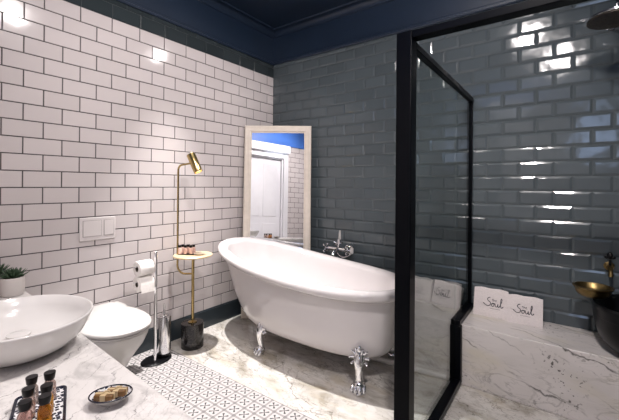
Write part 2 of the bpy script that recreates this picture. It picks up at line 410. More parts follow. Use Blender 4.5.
b = MB(); b.box(.016, 1.60, -.024, -.008, 0, .158); tag(b.build('baseboard_back', M['skirt'], bevel=.003), kind='structure')

# marble ledge along the back wall, deeper inside the shower
LZ = .375; BY = -.41
l = MB(); l.box(1.55, 2.03, -.11, -.008, 0, LZ); l.box(2.03, X1-.01, BY, -.008, -.02, LZ)
le = l.build('trim_3', M['bench'], bevel=.004); tag(le, kind='structure')

# door and window of the front wall
d = MB()
d.box(DX0-.10, DX0, YF, YF+.05, 0, DZ+.10); d.box(DX1, DX1+.10, YF, YF+.05, 0, DZ+.10); d.box(DX0, DX1, YF, YF+.05, DZ, DZ+.10)
d.box(DX0-.10, DX1+.10, YF, YF+.12, DZ+.10, DZ+.25); d.box(DX0, DX0+.02, YF-.12, YF, 0, DZ); d.box(DX1-.02, DX1, YF-.12, YF, 0, DZ); d.box(DX0+.02, DX1-.02, YF-.12, YF, DZ-.02, DZ)
dr = d.build('door_1', M['whitepaint'], bevel=.006); tag(dr, kind='structure')
d = MB(); d.box(DX0+.022, DX1-.022, YF-.085, YF-.045, 0.005, DZ-.022)
for (za, zb) in ((.15, .95), (1.08, 2.08)):
    for (xa, xb) in ((DX0+.12, DX0+.42), (DX0+.50, DX1-.12)):
        d.box(xa, xb, YF-.05, YF-.038, za, zb)
d.build('door_leaf', M['whitepaint'], dr, bevel=.006)
d = MB(); d.tube([(DX0+.08,YF-.045,1.02),(DX0+.08,YF-.0,1.02),(DX0+.20,YF+.0,1.02)], .009); d.build('door_handle', M['black'], dr)
d = MB()
for a_, b_, c_, e_ in ((WX0-.04,WX0+.02,WZ0-.04,WZ1+.04),(WX1-.02,WX1+.04,WZ0-.04,WZ1+.04),(WX0+.02,WX1-.02,WZ0-.04,WZ0+.02),(WX0+.02,WX1-.02,WZ1-.02,WZ1+.04),(WX0+.02,WX1-.02,(WZ0+WZ1)/2-.015,(WZ0+WZ1)/2+.015)):
    d.box(a_, b_, YF-.06, YF+.02, c_, e_)
wi = d.build('window_1', M['whitepaint'], bevel=.004); tag(wi, kind='structure')
d = MB(); d.box(WX0+.02, WX1-.02, YF-.05, YF-.045, WZ0+.02, WZ1-.02); d.build('window_pane', M['pane'], wi, smooth=False)

# ------------------------------------------------------------------ shower screen
S = thing('shower_screen', (2.05,-1.33,0), 'black framed clear glass shower screen beside the bathtub', 'shower screen')
p = MB(); p.box(1.977, 2.049, -1.345, -1.275, 0, 1.990); p.build('corner_post', M['black'], S, bevel=.003)
p = MB(); p.box(2.049, X1-.014, -1.340, -1.280, 1.957, 1.990); p.build('top_rail', M['black'], S, bevel=.003)
p = MB(); p.box(2.012, 2.048, -1.275, -.014, 1.925, 1.957); p.build('panel_rail', M['black'], S, bevel=.003)
p = MB(); p.box(2.008, 2.044, -.046, -.014, .41, 1.925); p.build('wall_post', M['black'], S, bevel=.003)
p = MB(); p.box(1.996, 2.066, -.455, -.412, .0, .375); p.box(2.000, 2.060, -.455, -.014, .376, .412)
p.build('step_rail', M['black'], S, bevel=.004)
p = MB(); p.box(2.014, 2.066, -1.275, -.455, 0.0, .030); p.build('bottom_rail', M['black'], S, bevel=.004)
p = MB(); p.box(2.024, 2.032, -1.275, -.455, .030, 1.925); p.box(2.024, 2.032, -.455, -.046, .412, 1.925)
p.build('glass_panel', M['glass'], S, smooth=False)

# ------------------------------------------------------------------ bathtub
TXC, TYC, TA, TBB, ZL, DZZ, PW, NS = .960, -.678, .850, .410, .638, .162, 2.2, 2.4
NT = 96
def se(a, b, k, n=NS):
    t_ = 2*PI*k/NT; cx, sy = math.cos(t_), math.sin(t_)
    return a*math.copysign(abs(cx)**(2/n), cx), b*math.copysign(abs(sy)**(2/n), sy)
def zr(x): return ZL + DZZ*min(1.03, max(0, (TXC+TA-x)/(2*TA)))**PW
def rimring(o, dz):
    R_ = []
    for k in range(NT):
        x, y = se(TA+o, TBB+o, k)
        R_.append((TXC+x, TYC+y, zr(TXC+x)+dz))
    return R_
def lerp_ring(top, bx, by, bxc, bz, tt, ex, n=2.6):
    out = []
    for k in range(NT):
        x, y = se(bx, by, k, n); s_ = tt**ex; T = top[k]
        # the raised end is sloped more: its wall flares out gradually
        out.append((bxc + x + (T[0]-bxc-x)*s_, TYC + y + (T[1]-TYC-y)*s_, bz + (T[2]-bz)*tt))
    return out
under = rimring(-.060, -.062)
rings = []
for q_ in (.25, .7, .93): rings.append([(1.10+(se(.54,.235,k,2.6)[0])*q_, TYC+se(.54,.235,k,2.6)[1]*q_, .150+.022*q_**4) for k in range(NT)])
for i in range(0, 17):
    tt = (i/16)**1.6
    rings.append(lerp_ring(under, .555, .245, 1.095, .180, tt, .42))
for o, dz in ((-.040,-.066),(-.020,-.069),(-.006,-.060),(.002,-.042),(.000,-.022),(-.010,-.007),(-.026,0),(-.046,-.001),(-.068,-.007),(-.082,-.018)):
    rings.append(rimring(o, dz))
inner = rimring(-.088, -.034)
for i in range(12, -1, -1):
    tt = (i/12)**1.3
    rings.append(lerp_ring(inner, .50, .19, 1.12, .235, tt, .45))
for q_ in (.8, .4, .05): rings.append([(1.12+(se(.50,.19,k,2.6)[0])*q_, TYC+se(.50,.19,k,2.6)[1]*q_, .225) for k in range(NT)])
T = thing('clawfoot_bathtub', (TXC,TYC,0), 'white enamel slipper bathtub with rolled rim standing on chrome claw feet', 'bathtub')
tb = MB(); tb.loft(rings); tub = tb.build('tub_shell', M['enamel'], T, ang=80)
def claw(cx, cy, ang):
    """claw foot: acanthus leaf against the tub, slim ankle, four toed paw; built facing +x then turned"""
    m = MB(); ca, sa = math.cos(ang), math.sin(ang)
    def W_(v): return Vector((cx + v[0]*ca - v[1]*sa, cy + v[0]*sa + v[1]*ca, v[2]))
    R3 = Matrix.Rotation(ang, 3, 'Z')
    m.tube([W_(v) for v in ((-.07,0,.235),(-.035,0,.232),(-.005,0,.205),(.012,0,.165),(.012,0,.125),(.002,0,.085),(.004,0,.055),(.02,0,.035))],
           [.026,.038,.040,.030,.024,.023,.028,.032], 14)
    m.ball(W_((.0,0,.262)), (.016,.016,.026), M=R3)
    m.ball(W_((.014,0,.215)), (.018,.014,.034), M=R3)
    for s_ in (-1, 1):      # leaf lobes curling outwards
        for k, (yy, zz, ln, tl) in enumerate(((.030,.235,.030,.9),(.042,.205,.028,1.35),(.030,.178,.024,1.9))):
            Q = R3 @ Matrix.Rotation(-s_*tl, 3, 'X')
            m.ball(W_((-.004-.004*k, s_*yy, zz)), (.010,.009,ln), 10, 7, M=Q)
            m.ball(W_((.006, s_*(yy+.018*math.sin(tl)), zz+ln*.8*math.cos(tl))), (.009,.009,.009), 8, 6, M=R3)
        m.ball(W_((.004, s_*.014, .24)), (.012,.008,.034), 10, 7, M=R3 @ Matrix.Rotation(-s_*.35, 3, 'X'))
    m.ball(W_((.008,0,.034)), (.038,.040,.032), 14, 9, M=R3)
    for yy, ox in ((-.036,-.006),(-.0125,.006),(.0125,.006),(.036,-.006)):
        m.tube([W_((.004+ox, yy*.75, .046)), W_((.026+ox, yy, .040)), W_((.042+ox, yy*1.08, .022)), W_((.046+ox, yy*1.1, .006))], [.011,.0135,.013,.007], 10)
        m.ball(W_((.030+ox, yy*1.02, .038)), (.012,.011,.012), 10, 7, M=R3)
    m.lathe(W_((.02,0,0)), [(.036,.0),(.040,.004),(.040,.012),(.02,.018)], 20)
    return m
for (cx, cy, an) in ((.745,-.930,-PI/2-.35),(1.572,-.915,-PI/2+.30),(.755,-.40,PI/2+.35),(1.575,-.41,PI/2-.30)):
    claw(cx, cy, an).build('claw_foot', M['chrome'], T, ang=60)
m = MB(); m.tube([(1.32,-.55,.16),(1.32,-.53,.05),(1.36,-.52,.022),(1.98,-.46,.022)], .019, 14); m.build('waste_pipe', M['pipe'], T)
m = MB(); m.lathe((1.45,TYC,.226), [(.032,0),(.034,.003),(.026,.005),(.001,.003)]); m.build('plug_drain', M['chrome'], T)

# bath mixer on the back wall behind the tub
F = thing('bath_mixer', (1.00,-.012,.70), 'chrome cross handle bath mixer with hand shower, on the dark tiled wall behind the tub', 'tap')
m = MB()
for x in (.90, 1.02):
    m.axlathe((x,-.012,.70), (x,-.1,.70), [(.028,0),(.030,.004),(.016,.012),(.012,.02),(.012,.085),(.018,.095)], 20)
m.tube([(.875,-.115,.70),(1.045,-.115,.70)], .019, 16)
m.tube([(.98,-.115,.70),(.98,-.15,.70),(.98,-.20,.685),(.98,-.215,.66)], [.015,.014,.013,.014], 14)
m.tube([(.98,-.115,.70),(.98,-.115,.79)], .009)
m.build('mixer_body', M['chrome'], F)
for x, s_ in ((.875,-1),(1.045,1)):
    m = MB(); m.axlathe((x,-.115,.70), (x+s_*.1,-.115,.70), [(.02,0),(.022,.008),(.014,.014),(.010,.02),(.013,.034),(.013,.038)], 16)
    hx = x + s_*.030
    for k in range(4):
        a = PI/4 + k*PI/2
        e = (hx+s_*.004, -.115+.042*math.cos(a), .70+.042*math.sin(a))
        m.tube([(hx,-.115,.70), e], [.008,.007], 8); m.ball(e, (.012,.012,.012), 10, 7)
    m.build('cross_handle', M['chrome'], F)
m = MB(); m.tube([(.935,-.13,.768),(.955,-.118,.757),(.98,-.115,.752),(1.005,-.118,.757),(1.025,-.13,.768)], .007)
m.tube([(.992,-.12,.752),(.992,-.117,.79)], [.012,.010], 12); hs = m.build('hand_shower', M['chrome'], F)
m = MB(); m.axlathe((.992,-.117,.786), (.992,-.112,.875), [(.009,0),(.0115,.010),(.010,.06),(.0075,.088)], 16); m.build('shower_grip', M['ceramic'], hs)
m = MB(); m.axlathe((1.118,-.115,.672), (1.118,-.115,.74), [(.010,0),(.016,.008),(.016,.052),(.011,.060)], 16); m.build('lever_grip', M['ceramic'], F)
m = MB(); m.axlathe((1.118,-.115,.730), (1.118,-.115,.765), [(.013,0),(.015,.012),(.008,.022)], 14); m.build('lever_cap', M['chrome'], F)
m = MB(); m.tube([(1.085,-.115,.70),(1.104,-.115,.70)], .008); m.build('lever_stem', M['chrome'], F)
m = MB()
m.tube([(.98+.14*i/14, -.13-.02*math.sin(PI*i/14), .668-.030*math.sin(PI*i/14)+.005*i/14) for i in range(15)], .006, 8); m.build('shower_hose', M['chrome'], F)

F.location.x -= .052
# ------------------------------------------------------------------ leaning mirror
MW, MHH, FRW, LEAN = .66, 1.875, .070, .115
e1 = Vector((.808,.589,0)); bk = Vector((-.589,.808,0))
mo = Vector((.098,-.533,0)) 
def MP(s_, h, d_):
    """mirror frame coordinates -> world: s along width, h up the frame, d towards the room"""
    tl = math.asin(LEAN/MHH); upv = Vector((0,0,1))*math.cos(tl) + bk*math.sin(tl); nv = -bk*math.cos(tl) + Vector((0,0,1))*math.sin(tl)
    return mo + e1*s_ + upv*h + nv*d_
G = thing('leaning_mirror', mo + e1*MW/2, 'tall cream framed mirror leaning back in the corner behind the bathtub', 'mirror')
m = MB(); prof = [(0,0),(0,.020),(.006,.030),(.018,.034),(.030,.028),(.046,.026),(.056,.022),(.062,.012),(FRW,.010),(FRW,0)]
rings = []
for (cs, ch, ss, sh) in ((0,0,1,1),(MW,0,-1,1),(MW,MHH,-1,-1),(0,MHH,1,-1),(0,0,1,1)):
    rings.append([MP(cs+ss*o, ch+sh*o, dd) for o, dd in prof])
m.loft(rings, False, False)
m.build('mirror_frame', M['cream'], G, ang=25)
m = MB(); m.add([MP(FRW-.006,FRW-.006,.006), MP(MW-FRW+.006,FRW-.006,.006), MP(MW-FRW+.006,MHH-FRW+.006,.006), MP(FRW-.006,MHH-FRW+.006,.006),
                 MP(FRW-.006,FRW-.006,.001), MP(MW-FRW+.006,FRW-.006,.001), MP(MW-FRW+.006,MHH-FRW+.006,.001), MP(FRW-.006,MHH-FRW+.006,.001)],
                [(0,1,2,3),(7,6,5,4),(0,4,5,1),(1,5,6,2),(2,6,7,3),(3,7,4,0)])
m.build('mirror_glass', M['mirror'], G, smooth=False)
m = MB(); m.add([MP(s_,h,d_) for d_ in (-.002,.001) for s_, h in ((.01,.01),(MW-.01,.01),(MW-.01,MHH-.01),(.01,MHH-.01))], [(3,2,1,0),(4,5,6,7),(0,1,5,4),(1,2,6,5),(2,3,7,6),(3,0,4,7)])
m.build('backing_board', M['soil'], G, smooth=False)

# ------------------------------------------------------------------ toilet and flush plate
TY = -1.855
def dring(x0, Lg, w_, z, n=36, pw=2.3):
    """D shaped outline: straight back at x0, round nose at x=Lg"""
    R_ = []; nose = min((Lg-x0)*.62, w_*1.55); xs = Lg-nose
    for k in range(n+1):
        a = -PI/2 + PI*k/n
        ca, sa = math.cos(a), math.sin(a)
        R_.append((xs + nose*abs(ca)**(2/pw), TY + w_*math.copysign(abs(sa)**(2/pw), sa), z))
    nb = 8
    for k in range(1, nb): R_.append((xs + (x0-xs)*k/nb, TY + w_*(1-.06*(k/nb)**2), z))
    for k in range(nb+1): R_.append((x0, TY + w_*.94 - 2*w_*.94*k/nb, z))
    for k in range(1, nb): R_.append((x0 + (xs-x0)*k/nb, TY - w_*(1-.06*(1-k/nb)**2), z))
    return R_
O = thing('wall_hung_toilet', (.01,TY,0), 'white toilet with closed lid against the white tiled wall', 'toilet')
m = MB(); m.loft([dring(.012, a, b_, z) for a, b_, z in ((.32,.095,.055),(.36,.112,.062),(.395,.124,.10),(.435,.138,.16),(.50,.156,.24),(.575,.178,.32),(.611,.191,.38),(.622,.195,.410),(.618,.193,.416),(.55,.16,.417))])
m.build('toilet_bowl', M['ceramic'], O, ang=50)
m = MB(); m.loft([dring(.06, a, b_, z) for a, b_, z in ((.620,.193,.419),(.632,.199,.421),(.634,.200,.427),(.626,.196,.431))]); m.build('toilet_seat', M['ceramic'], O, ang=50)
m = MB(); m.loft([dring(.05, a, b_, z) for a, b_, z in ((.624,.194,.434),(.638,.201,.436),(.641,.203,.443),(.638,.201,.451),(.626,.196,.455),(.52,.15,.457),(.35,.08,.4575))]); m.build('toilet_lid', M['ceramic'], O, ang=50)
m = MB(); m.box(.012,.066,TY-.165,TY+.165,.410,.452); m.build('hinge_block', M['ceramic'], O, bevel=.006)
Q = thing('flush_plate', (.008,-1.79,.97), 'white dual flush plate with two rectangular buttons on the white tiled wall above the toilet', 'flush plate')
m = MB(); m.box(.0085,.017,-1.902,-1.672,.900,1.056); m.build('plate', M['plastic'], Q, bevel=.004)
for a_, b_ in ((-1.880,-1.768),(-1.748,-1.686)):
    m = MB(); m.box(.017,.0182,a_-.003,b_+.003,.927,1.037); bt = m.build('button_gap', M['plasticline'], Q, smooth=False)
    m = MB(); m.box(.0182,.020,a_,b_,.930,1.034); m.build('flush_button', M['plastic'], Q, bevel=.0015)

# ------------------------------------------------------------------ toilet roll stand with brush
px_, py_ = .236, -1.492
K = thing('toilet_roll_stand', (px_,py_,0), 'free standing chrome toilet roll pole beside the toilet', 'toilet roll holder')
m = MB(); m.lathe((px_-.032,py_+.030,0), [(.085,0),(.089,.003),(.089,.008),(.085,.011)], 40, sx=.95, sy=1.25); m.build('base_plate', M['blackplastic'], K)
m = MB(); m.tube([(px_,py_,.012),(px_,py_,.795)], .011, 16); m.ball((px_,py_,.795), (.0115,.0115,.008)); m.build('pole', M['chrome'], K)
for z in (.712, .606):
    m = MB(); m.tube([(px_,py_,z),(px_-.012,py_-.018,z),(px_-.014,py_-.04,z),(px_-.014,py_-.150,z)], .0055, 10); m.ball((px_-.014,py_-.151,z), (.007,.004,.007)); m.build('roll_arm', M['chrome'], K)
    for _ in (0,):
        m = MB(); c0 = (px_-.014, py_-.030, z-.014); c1 = (px_-.014, py_-.132, z-.014)
        m.axlathe(c0, c1, [(.021,.0),(.050,.0),(.053,.003),(.0535,.05),(.053,.099),(.050,.102),(.021,.102),(.0205,.09),(.0205,.012)], 32)
        r_ = m.build('toilet_roll', M['paper'], None, ang=50)
        # object origin at the roll
        r_.data.transform(Matrix.Translation(-Vector(c0))); r_.location = c0
        tag(r_, 'upper white toilet roll on the chrome pole' if z > .65 else 'lower white toilet roll on the chrome pole with a loose sheet', 'toilet roll', 'toilet rolls on the stand')
        m = MB(); m.axlathe(c0, c1, [(.0203,.002),(.0203,.100)], 24); m.f = m.f[:-2]; m.m = m.m[:-2]; m.build('card_core', M['card'], r_)
        if z < .65:
            m = MB(); m.loft([[(px_-.014+.0538*math.cos(a), py_-.033-.096*k, z-.014+.0538*math.sin(a)) for k in (0,1)] for a in (.9,.6,.3,0)] + [[(px_+.040+.002*j, py_-.033-.096*k, z-.014-.018*j) for k in (0,1)] for j in (1,2,3)], False, False, False)
            m.build('loose_sheet', M['paper'], r_)
hb = thing('toilet_brush_holder', (.200,-1.402,.012), 'mirror polished chrome toilet brush holder standing beside the roll pole', 'toilet brush')
m = MB(); m.lathe((.200,-1.402,.012), [(.047,0),(.049,.003),(.049,.026),(.048,.028)], 32); m.build('holder_foot', M['blackplastic'], hb)
m = MB(); m.lathe((.200,-1.402,.040), [(.049,0),(.049,.262),(.047,.268),(.030,.272)], 36); m.build('holder_cup', M['chrome'], hb)
m = MB(); m.lathe((.200,-1.402,.312), [(.032,0),(.032,.005),(.012,.010),(.008,.03),(.006,.075),(.007,.085),(.001,.088)], 20); m.build('brush_handle', M['chrome'], hb)

# ------------------------------------------------------------------ lamp table
lx, ly = .219, -1.168
H = thing('lamp_side_table', (lx,ly,0), 'brass reading lamp with a small round table on a black marble cylinder base', 'floor lamp')
m = MB(); m.lathe((lx,ly,0), [(.083,0),(.086,.003),(.086,.188),(.083,.192),(.02,.192)], 48); m.build('marble_base', M['blackmarble'], H)
m = MB(); m.lathe((lx,ly,.192), [(.034,0),(.034,.006),(.018,.012),(.0115,.018),(.0115,.520),(.02,.524)], 24); m.build('table_post', M['brass'], H)
m = MB(); m.lathe((lx,ly,.716), [(.146,0),(.150,.003),(.150,.010),(.147,.013)], 56); m.build('table_top', M['brasstop'], H)
plx, ply = .122, -1.243
dv = Vector((plx-lx, ply-ly, 0)).normalized()
path = [Vector((lx,ly,.575))]
for i in range(9):
    a = PI/2*i/8; path.append(Vector((plx,ply,0)) - dv*.06*(1-math.sin(a)) + Vector((0,0,.575+.07*(1-math.cos(a)))))
path += [Vector((plx,ply,z)) for z in (.9,1.2,1.395)]
hd0 = Vector((.228,-1.205,1.524)); hd1 = Vector((.285,-1.172,1.383)); hm = hd0.lerp(hd1,.45)
dh = Vector((hm.x-plx, hm.y-ply, 0)); 
for i in range(1, 7):
    a = PI/2*i/6; path.append(Vector((plx,ply,1.395)) + dh.normalized()*.035*(1-math.cos(a)) + Vector((0,0,.045*math.sin(a))))
path.append(hm + Vector((-.01,-.006,-.006)))
m = MB(); m.tube(path, .0078, 12); m.build('lamp_arm', M['brass'], H)
m = MB(); LH = (hd1-hd0).length
m.axlathe(hd0, hd1, [(.001,0),(.032,.0),(.0345,.004),(.0345,LH),(.0325,LH),(.0320,LH-.03),(.001,LH-.032)], 36); sh = m.build('lamp_shade', M['brass'], H)
m = MB(); m.axlathe(hd0.lerp(hd1,.84), hd1, [(.001,0),(.028,.0),(.028,.004),(.001,.006)], 24); m.build('light_bulb', M['bulb'], sh)

# ------------------------------------------------------------------ bottles
def make_bottle(loc, r, h, liq, label, group, cap=M['blackplastic']):
    o = thing('toiletry_bottle', loc, label, 'bottle', group)
    m = MB(); m.lathe((0,0,0), [(r*.90,0),(r,h*.02),(r,h*.50),(r*.97,h*.58),(r*.62,h*.70),(r*.42,h*.74),(r*.42,h*.77)], 20); m.build('bottle_body', liq, o, local=True)
    m = MB(); m.lathe((0,0,0), [(r*.74,h*.745),(r*.80,h*.76),(r*.93,h*.97),(r*.90,h),(.001,h)], 20); m.build('bottle_cap', cap, o, local=True)
    return o
CZ = .69
tr_c = Vector((1.520,-2.560,CZ)); tr_a = math.radians(-20)
def TR(a, b_, z=0): return (tr_c.x + a*math.cos(tr_a) - b_*math.sin(tr_a), tr_c.y + a*math.sin(tr_a) + b_*math.cos(tr_a), CZ+z)
ty = thing('amenity_tray', tr_c, 'dark rimmed oblong tray with a black and white print under six bottles', 'tray')
def rrect(hx, hy, rad, z, n=6):
    R_ = []
    for sx, sy, a0 in ((1,1,0),(-1,1,PI/2),(-1,-1,PI),(1,-1,1.5*PI)):
        for k in range(n+1):
            a = a0 + PI/2*k/n; R_.append(TR(sx*(hx-rad)+rad*math.cos(a), sy*(hy-rad)+rad*math.sin(a), z))
    return R_
m = MB(); m.loft([rrect(.116,.054,.014,0), rrect(.121,.059,.016,.008), rrect(.1195,.0575,.015,.0095), rrect(.116,.054,.013,.008), rrect(.114,.052,.010,.005)], True, False); m.build('tray_rim', M['navyrim'], ty)
m = MB(); m.loft([rrect(.1135,.0515,.010,.0042), rrect(.1135,.0515,.010,.0052)]); m.build('tray_print', M['trayprint'], ty, smooth=False)
caps = [((-.066,-.019),'clearl','back left bottle of pale lotion on the black rimmed tray'), ((-.068,.020),'blush','back right bottle of blush lotion on the black rimmed tray'),
        ((-.003,-.021),'blush','middle left bottle of pinkish lotion on the black rimmed tray'), ((.004,.017),'amber','middle right bottle of amber gel on the black rimmed tray'),
        ((.062,-.022),'pinkl','front left bottle of peach lotion on the black rimmed tray'), ((.058,.016),'honey','front right bottle of dark amber gel on the black rimmed tray')]
b0 = None
for (a, b_), lq, lab in caps:
    P_ = TR(a, b_, .0054)
    if b0 is None: b0 = make_bottle(P_, .0150, .074, M[lq], lab, 'bottles on the counter tray'); o = b0; o.rotation_euler = (0,0,.3)
    else: o = dup(b0, P_, .3+random.uniform(-.3,.3), lab, {'bottle_body': M[lq]})

# soap dish
sd = thing('soap_dish', (1.605,-2.421,CZ), 'small oval soap dish with a dark rimmed print, on the marble counter', 'soap dish')
ra = math.radians(50)
m = MB(); m.lathe((1.605,-2.421,CZ), [(.028,0),(.030,.003),(.045,.012),(.0555,.022),(.0585,.0245)], 48, sx=.90, sy=.70, rot=ra, cap1=False)
m.lathe((1.605,-2.421,CZ), [(.0570,.0242),(.044,.0145),(.030,.0062),(.001,.005)], 48, sx=.90, sy=.70, rot=ra, mi=1, cap0=False)
m.build('dish_bowl', [M['ceramic'], M['dishprint']], sd, ang=50)
m = MB(); rg = []
for k in range(9):
    a = 2*PI*k/8; rg.append((.0585+.0022*math.cos(a), .0250+.0022*math.sin(a)))
m.lathe((1.605,-2.421,CZ), rg, 48, sx=.90, sy=.70, rot=ra, cap0=False, cap1=False); m.build('dish_rim', M['navyrim'], sd)
for i, (ox, oy, az, zz) in enumerate(((-.006,-.013,.55,.0125),(.002,.016,.50,.0145))):
    cx, cy = 1.605+ox, -2.421+oy
    s_ = thing('wrapped_soap', (cx,cy,CZ+zz), ('nearer' if i == 0 else 'farther') + ' small brown wrapped soap tied with pale twine in the oval dish', 'soap', 'wrapped soaps in the dish')
    s_.rotation_euler = (0,0,ra-az*.4)
    m = MB(); m.box(-.025,.025,-.0125,.0125,0,.016); m.build('soap_bar', M['soap'], s_, bevel=.003, local=True)
    m = MB(); m.box(-.007,.007,-.0134,.0134,-.0004,.0170); m.box(-.0257,.0257,-.0035,.0035,-.0004,.0174); m.tube([(-.006,-.006,.018),(0,0,.021),(.008,.006,.020),(.013,.002,.018)], .0016, 8); m.build('twine', M['soapband'], s_, bevel=.0006, local=True)

# bottles and soap on the little brass table
tt_c = Vector((.168,-1.190,.7295)); ta = math.radians(36)
def TT(a, b_, z=0): return (tt_c.x + a*math.cos(ta) - b_*math.sin(ta), tt_c.y + a*math.sin(ta) + b_*math.cos(ta), tt_c.z+z)
tt = thing('small_tray', tt_c, 'small black oblong tray of mini bottles on the round brass table', 'tray')
m = MB()
def rr2(hx, hy, rad, z, n=5):
    R_ = []
    for sx, sy, a0 in ((1,1,0),(-1,1,PI/2),(-1,-1,PI),(1,-1,1.5*PI)):
        for k in range(n+1):
            a = a0 + PI/2*k/n; R_.append(TT(sx*(hx-rad)+rad*math.cos(a), sy*(hy-rad)+rad*math.sin(a), z))
    return R_
m.loft([rr2(.062,.034,.008,0), rr2(.064,.036,.009,.005), rr2(.062,.034,.008,.006), rr2(.060,.032,.006,.003)]); m.build('tray_body', M['blackplastic'], tt)
b1 = None; k = 0
for a, nm in ((-.043,'left'),(.0,'middle'),(.043,'right')):
    for b_, q_ in ((-.016,'front'),(.016,'rear')):
        lab = 'mini pink bottle with black cap on the brass table tray, %s of the %s pair' % (q_, nm)
        P_ = TT(a+.006*(1 if b_ > 0 else -1), b_, .0035)
        if b1 is None: b1 = make_bottle(P_, .0145, .070, M['mini'], lab, 'mini bottles on the brass table')
        else: dup(b1, P_, .3*k, lab)
        k += 1
s_ = thing('oval_soap', (.272,-1.140,.729), 'cream wrapped soap lying beside the mini bottles on the round brass table', 'soap')
m = MB(); m.ball((.268,-1.150,.7385), (.040,.026,.009), 24, 10, M=Matrix.Rotation(.6,3,'Z')); m.ball((.262,-1.152,.750), (.024,.018,.010), 18, 8, M=Matrix.Rotation(.2,3,'Z')); m.build('soap_bar', M['soapcream'], s_)

# ------------------------------------------------------------------ vanity, basin, pots
V = thing('vanity_counter', (.95,-2.7,0), 'long white veined marble vanity counter in the left foreground', 'vanity counter')
m = MB(); E0, E1, EX = -2.222, -2.352, 2.30
def slab(mb, z0, z1, inset):
    vs = [(.010,YF+.012),(EX-inset,YF+.012),(EX-inset,E1-inset),(.010,E0-inset)]
    mb.add([(x,y,z0) for x,y in vs]+[(x,y,z1) for x,y in vs], [(3,2,1,0),(4,5,6,7),(0,1,5,4),(1,2,6,5),(2,3,7,6),(3,0,4,7)])
slab(m, CZ-.03, CZ, 0); m.build('marble_top', M['counter'], V, bevel=.003)
# shift cabinet clear of the skirting
m = MB(); vs = [(.02,YF+.02),(EX-.03,YF+.02),(EX-.03,E1-.03),(.02,E0-.03)]
m.add([(x,y,.08) for x,y in vs]+[(x,y,CZ-.031) for x,y in vs], [(3,2,1,0),(4,5,6,7),(0,1,5,4),(1,2,6,5),(2,3,7,6),(3,0,4,7)])
m.add([(x if x < 1 else x-.05,(y if y < -2.9 else y-.06),.0) for x,y in vs]+[(x if x < 1 else x-.05,(y if y < -2.9 else y-.06),.08) for x,y in vs], [(3,2,1,0),(4,5,6,7),(0,1,5,4),(1,2,6,5),(2,3,7,6),(3,0,4,7)])
m.build('cabinet_body', M['whitepaint'], V, bevel=.003)
bc = (1.03,-2.478)
Bn = thing('vessel_basin', (bc[0],bc[1],CZ), 'white round vessel washbasin standing on the marble counter', 'washbasin')
m = MB(); pf = [(.125,0),(.134,.003),(.172,.024),(.204,.054),(.224,.088),(.236,.118),(.2375,.1225),(.2365,.1265),(.233,.128),(.229,.1255),(.214,.092),(.190,.062),(.150,.038),(.09,.024),(.03,.020),(.001,.0195)]
m.lathe((bc[0],bc[1],CZ), pf, 72, sx=1.05, sy=.95); m.build('basin_bowl', M['basin'], Bn, ang=60)
m = MB(); m.lathe((bc[0]-.07,bc[1]+.02,CZ+.0245), [(.030,0),(.030,.004),(.037,.006),(.037,.010),(.033,.0125),(.001,.0135)], 32); m.build('drain_cover', M['basin'], Bn)

def rosette(m, cx, cy, z, n, ln, spread):
    for k in range(n):
        a = k*2.399; q_ = k/n; el = .25 + 1.15*(1-q_)**.8 if False else (.30+1.0*(1-q_))
        l_ = ln*(.62+.38*q_); d = Vector((math.cos(a)*math.cos(el), math.sin(a)*math.cos(el), math.sin(el)))
        side = d.cross(Vector((0,0,1))).normalized(); upn = side.cross(d).normalized()
        rr = []
        for t_, w_ in ((0,.45),(.25,.9),(.5,1),(.75,.7),(1,.06)):
            c_ = Vector((cx,cy,z)) + d*l_*t_ + upn*.010*t_*t_
            w2 = .0075*w_; rr.append([c_+side*w2, c_+upn*w2*.55, c_-side*w2, c_-upn*w2*.75])
        m.loft(rr)
for i, (cx, cy, pm, lab, r_, h_) in enumerate(((.232,-2.300,'pot','small spiky succulent in a white pot on the counter by the tiled wall',.052,.098), (.112,-2.345,'darkpot','small spiky succulent in a dark pot at the left edge of the picture',.052,.11))):
    o = thing('potted_succulent', (cx,cy,CZ), lab, 'potted plant', 'succulents on the counter')
    m = MB(); m.lathe((cx,cy,CZ), [(r_*.80,0),(r_*.92,.006),(r_,.03),(r_,h_-.002),(r_*.985,h_),(r_*.93,h_-.001),(r_*.92,h_-.014)], 40); m.build('pot', M[pm], o)
    m = MB(); m.lathe((cx,cy,CZ), [(r_*.92,h_-.015),(r_*.6,h_-.010),(.001,h_-.008)], 24); m.build('soil', M['soil'], o)
    m = MB(); rosette(m, cx, cy, CZ+h_-.012, 46, .084, 1); m.build('leaves', M['leaf'], o, ang=20)

# ------------------------------------------------------------------ towels on the ledge
STROKES = {
 'S': [[(.62,1.45),(.50,1.55),(.30,1.42),(.20,1.15),(.36,.92),(.62,.76),(.70,.45),(.48,.15),(.12,.10),(-.25,.30),(-.45,.50)]],
 'o': [[(1.02,.62),(.86,.45),(.92,.18),(1.10,.10),(1.26,.30),(1.24,.55),(1.08,.64),(1.02,.55),(1.2,.58),(1.42,.62)]],
 'u': [[(1.42,.62),(1.46,.30),(1.56,.10),(1.74,.18),(1.86,.60),(1.86,.25),(1.96,.08),(2.10,.20)]],
 'l': [[(2.10,.20),(2.32,.75),(2.46,1.35),(2.38,1.60),(2.27,1.30),(2.26,.60),(2.34,.15),(2.50,.08),(2.70,.35)]],
 't': [[(.98,1.34),(1.06,1.02),(1.16,.98)],[(.92,1.20),(1.16,1.24)]],
 'h': [[(1.20,1.42),(1.20,.98),(1.28,1.16),(1.36,1.12),(1.38,.98)]],
 'e': [[(1.46,1.08),(1.60,1.14),(1.54,1.22),(1.46,1.08),(1.54,.97),(1.66,1.02)]],
}
